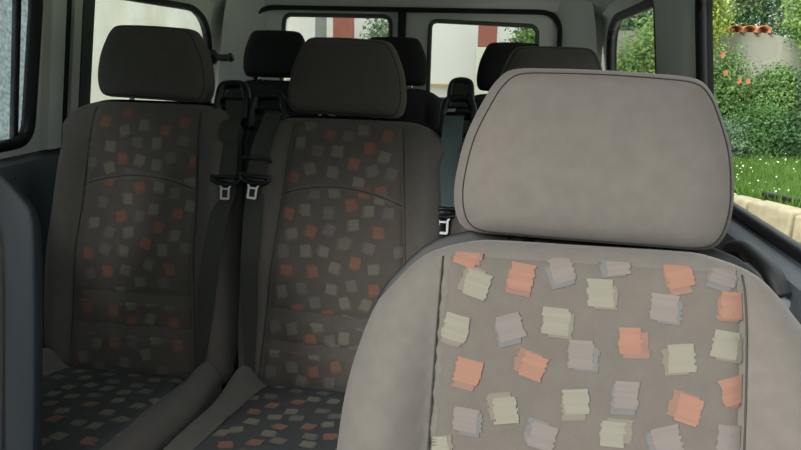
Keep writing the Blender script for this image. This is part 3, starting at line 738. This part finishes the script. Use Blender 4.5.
plant('garden_shrub', 'small deep-green shrub between the flowering one and the dark one', 'shrub', (3.85, 9.85, TZ), [((0, 0, .32), (.26, .26, .36))], 8000, .045, M['leaf_deep'], [[(0, 0, 0), (.02, 0, .3), (.04, 0, .5)]])
plant('garden_tree', 'yellow-green tree rising beside the black window seal', 'tree', (3.12, 10.95, TZ), [((0, 0, 2.0), (.46, .36, .85)), ((-.1, 0, 1.2), (.3, .3, .5))], 16000, .06, M['leaf_yellow'],
      [[(0, 0, 0), (.05, 0, 1.), (0, 0, 2.4)]], .06)
plant('garden_tree', 'dark green dense tree behind the tiled wall', 'tree', (5.6, 15.6, TZ), [((0, 0, 3.2), (1.9, 1., 1.7)), ((-.9, 0, 2.3), (1.0, .8, .9)), ((1.2, 0, 2.4), (1.2, .8, .9))], 40000, .08, M['leaf_dark'],
      [[(0, 0, 0), (.05, 0, 1.5), (0, 0, 3.4)]], .12)
plant('garden_tree', 'light green tree overhanging the wall at the right window edge', 'tree', (5.1, 10.75, TZ), [((-.3, 0, 2.0), (.5, .4, .6)), ((.1, 0, 1.5), (.45, .4, .6))], 18000, .06, M['leaf_light'],
      [[(0, 0, 0), (.0, 0, 1.), (-.2, 0, 2.0)]], .06)
plant('garden_shrub', 'bright green bush framed by the right rear quarter window', 'shrub', (2.35, 9.9, TZ), [((.12, 0, 1.15), (.42, .4, .62)), ((-.2, 0, .8), (.4, .35, .55))], 15000, .06, M['leaf_light'],
      [[(0, 0, 0), (.05, 0, .5), (.1, 0, 1.3)]])
plant('garden_tree', 'pale hazy tree behind the bush in the right quarter window', 'tree', (2.75, 13.2, TZ), [((0, 0, 2.2), (.9, .6, .8))], 14000, .07, M['leaf_grey'],
      [[(0, 0, 0), (.05, 0, 1.), (0, 0, 2.2)]], .06)
plant('garden_shrub', 'green shrub beside the white house in the rear window corner', 'shrub', (.74, 8.2, 0), [((0, 0, 1.5), (.20, .2, .42)), ((.05, 0, .8), (.25, .25, .7))], 9000, .055, M['leaf_mid'],
      [[(0, 0, 0), (.0, 0, .7), (0, 0, 1.5)]])
plant('garden_shrub', 'pale green climber beside the white window of the house', 'shrub', (-1.0, 8.4, 0), [((0, 0, 1.55), (.12, .14, .35)), ((.0, 0, .8), (.16, .16, .7))], 6000, .05, M['leaf_grey'],
      [[(0, 0, 0), (.0, 0, .7), (0, 0, 1.5)]])

# white house behind the van
HY = 8.8
t = thing('white_house', 'bright white rendered house behind the rear windows', 'house', (-.6, HY, 0))
mb = MB().box((-.1, 1.0, 2.), (3.2, 2., 4.)); mb.build('house_wall', M['white'], t, smooth=False)
def win_part(x, z, w, h):
    f = MB()
    for sx in (-1, 1): f.box((x+sx*w/2, -.02, z), (.05, .06, h)); f.box((x, -.02, z+sx*h/2), (w+.05, .06, .05))
    fo = f.build('house_window', M['white'], t, smooth=False)
    MB().box((x, .0, z), (w, .01, h)).build('pane', mat('house_pane', (150, 156, 150), .1, .5), fo, smooth=False)
win_part(-1.22, 1.72, .2, .8)
MB().box((-.1, -.03, 1.12), (3.2, .08, .03)).build('ledge', mat('ledge_tan', (190, 170, 130), .9, .2), t, smooth=False)
for x, zt, lb in ((.24, 1.58, 'red-brown pillar on a cream base in the right rear window'), (-1.42, 1.2, 'red-brown post seen through the left rear window')):
    p = thing('porch_post', lb, 'post', (x, HY-.55, 0))
    MB().box((0, 0, zt/2), (.25, .25, zt)).build('post_base', M['cream_wall'], p, smooth=False, bevel=.01)
    MB().box((0, 0, (zt+3.2)/2), (.21, .21, 3.2-zt)).build('shaft', M['redbrown'], p, smooth=False, bevel=.01)
# house wall close on the left, and its grey pebbledash front part
mb = MB().box((-2.9, 9.0, 3.5), (.3, 9.2, 7.)); struct(mb.build('wall_outside_left', M['cream_wall'], smooth=False))
mb = MB().box((-2.75, 1.05, 3.5), (.3, 7.7, 7.)); struct(mb.build('wall_outside_left', M['pebble'], smooth=False))  # unseen height and forward end stretched to keep sun off the left seats

# unseen blocker added behind the camera to cut low light on the second row
struct(MB().box((1.5, -6.2, 1.6), (16, .5, 3.2)).build('wall_outside_front', mat('ivy_wall', (62, 78, 52), .9, .2, var=.4, vscale=9), smooth=False))
# ------------------------------------------------------------------ daylight, camera
w = bpy.data.worlds.new('overcast'); SC.world = w; w.use_nodes = True
bg = w.node_tree.nodes['Background']; bg.inputs['Strength'].default_value = 2.1
N = w.node_tree.nodes; L = w.node_tree.links       # overcast sky: brighter towards the zenith
tc = N.new('ShaderNodeTexCoord'); sx = N.new('ShaderNodeSeparateXYZ'); L.new(tc.outputs['Generated'], sx.inputs[0])
mp = N.new('ShaderNodeMapRange'); L.new(sx.outputs['Z'], mp.inputs['Value'])
mx = N.new('ShaderNodeMix'); mx.data_type = 'RGBA'; L.new(mp.outputs['Result'], mx.inputs['Factor'])
mx.inputs['A'].default_value = (.37, .39, .40, 1); mx.inputs['B'].default_value = (1.10, 1.17, 1.22, 1)
L.new(mx.outputs['Result'], bg.inputs['Color'])

sun = bpy.data.lights.new('daylight', 'SUN'); sun.energy = 5.3; sun.angle = math.radians(22); sun.color = (1., .98, .95)
so = bpy.data.objects.new('daylight', sun); COL.objects.link(so); so.location = (-3, -6, 8)
so.rotation_euler = (Vector((0, 0, 0))-Vector((-.52, -.8, .46))).to_track_quat('-Z', 'Y').to_euler()
F = 700.
def unit(v): v = np.array(v, float); return v/np.linalg.norm(v)
d = unit((99.5, 170, -F)); d2 = unit((199.5, 170-2.6, -F)); up = unit(np.cross(d2, d)); rt = unit(np.cross(d, up))
R = np.array([rt, d, up])
cam = bpy.data.cameras.new('camera'); co = bpy.data.objects.new('camera', cam); COL.objects.link(co)
cam.sensor_width = 36; cam.lens = F/801*36; cam.clip_start = .02; cam.clip_end = 200
Mx = Matrix([[*R[i], 0] for i in range(3)]+[[0, 0, 0, 1]]).to_4x4()
Mx.translation = Vector((.39, 0, 1.5)); co.matrix_world = Mx
SC.camera = co
vs = SC.view_settings; vs.view_transform = 'Standard'; vs.look = 'None'; vs.gamma = 1.; vs.exposure = 0.4; vs.use_curve_mapping = False
SC.cycles.max_bounces = 8; SC.cycles.diffuse_bounces = 5; SC.cycles.transparent_max_bounces = 24
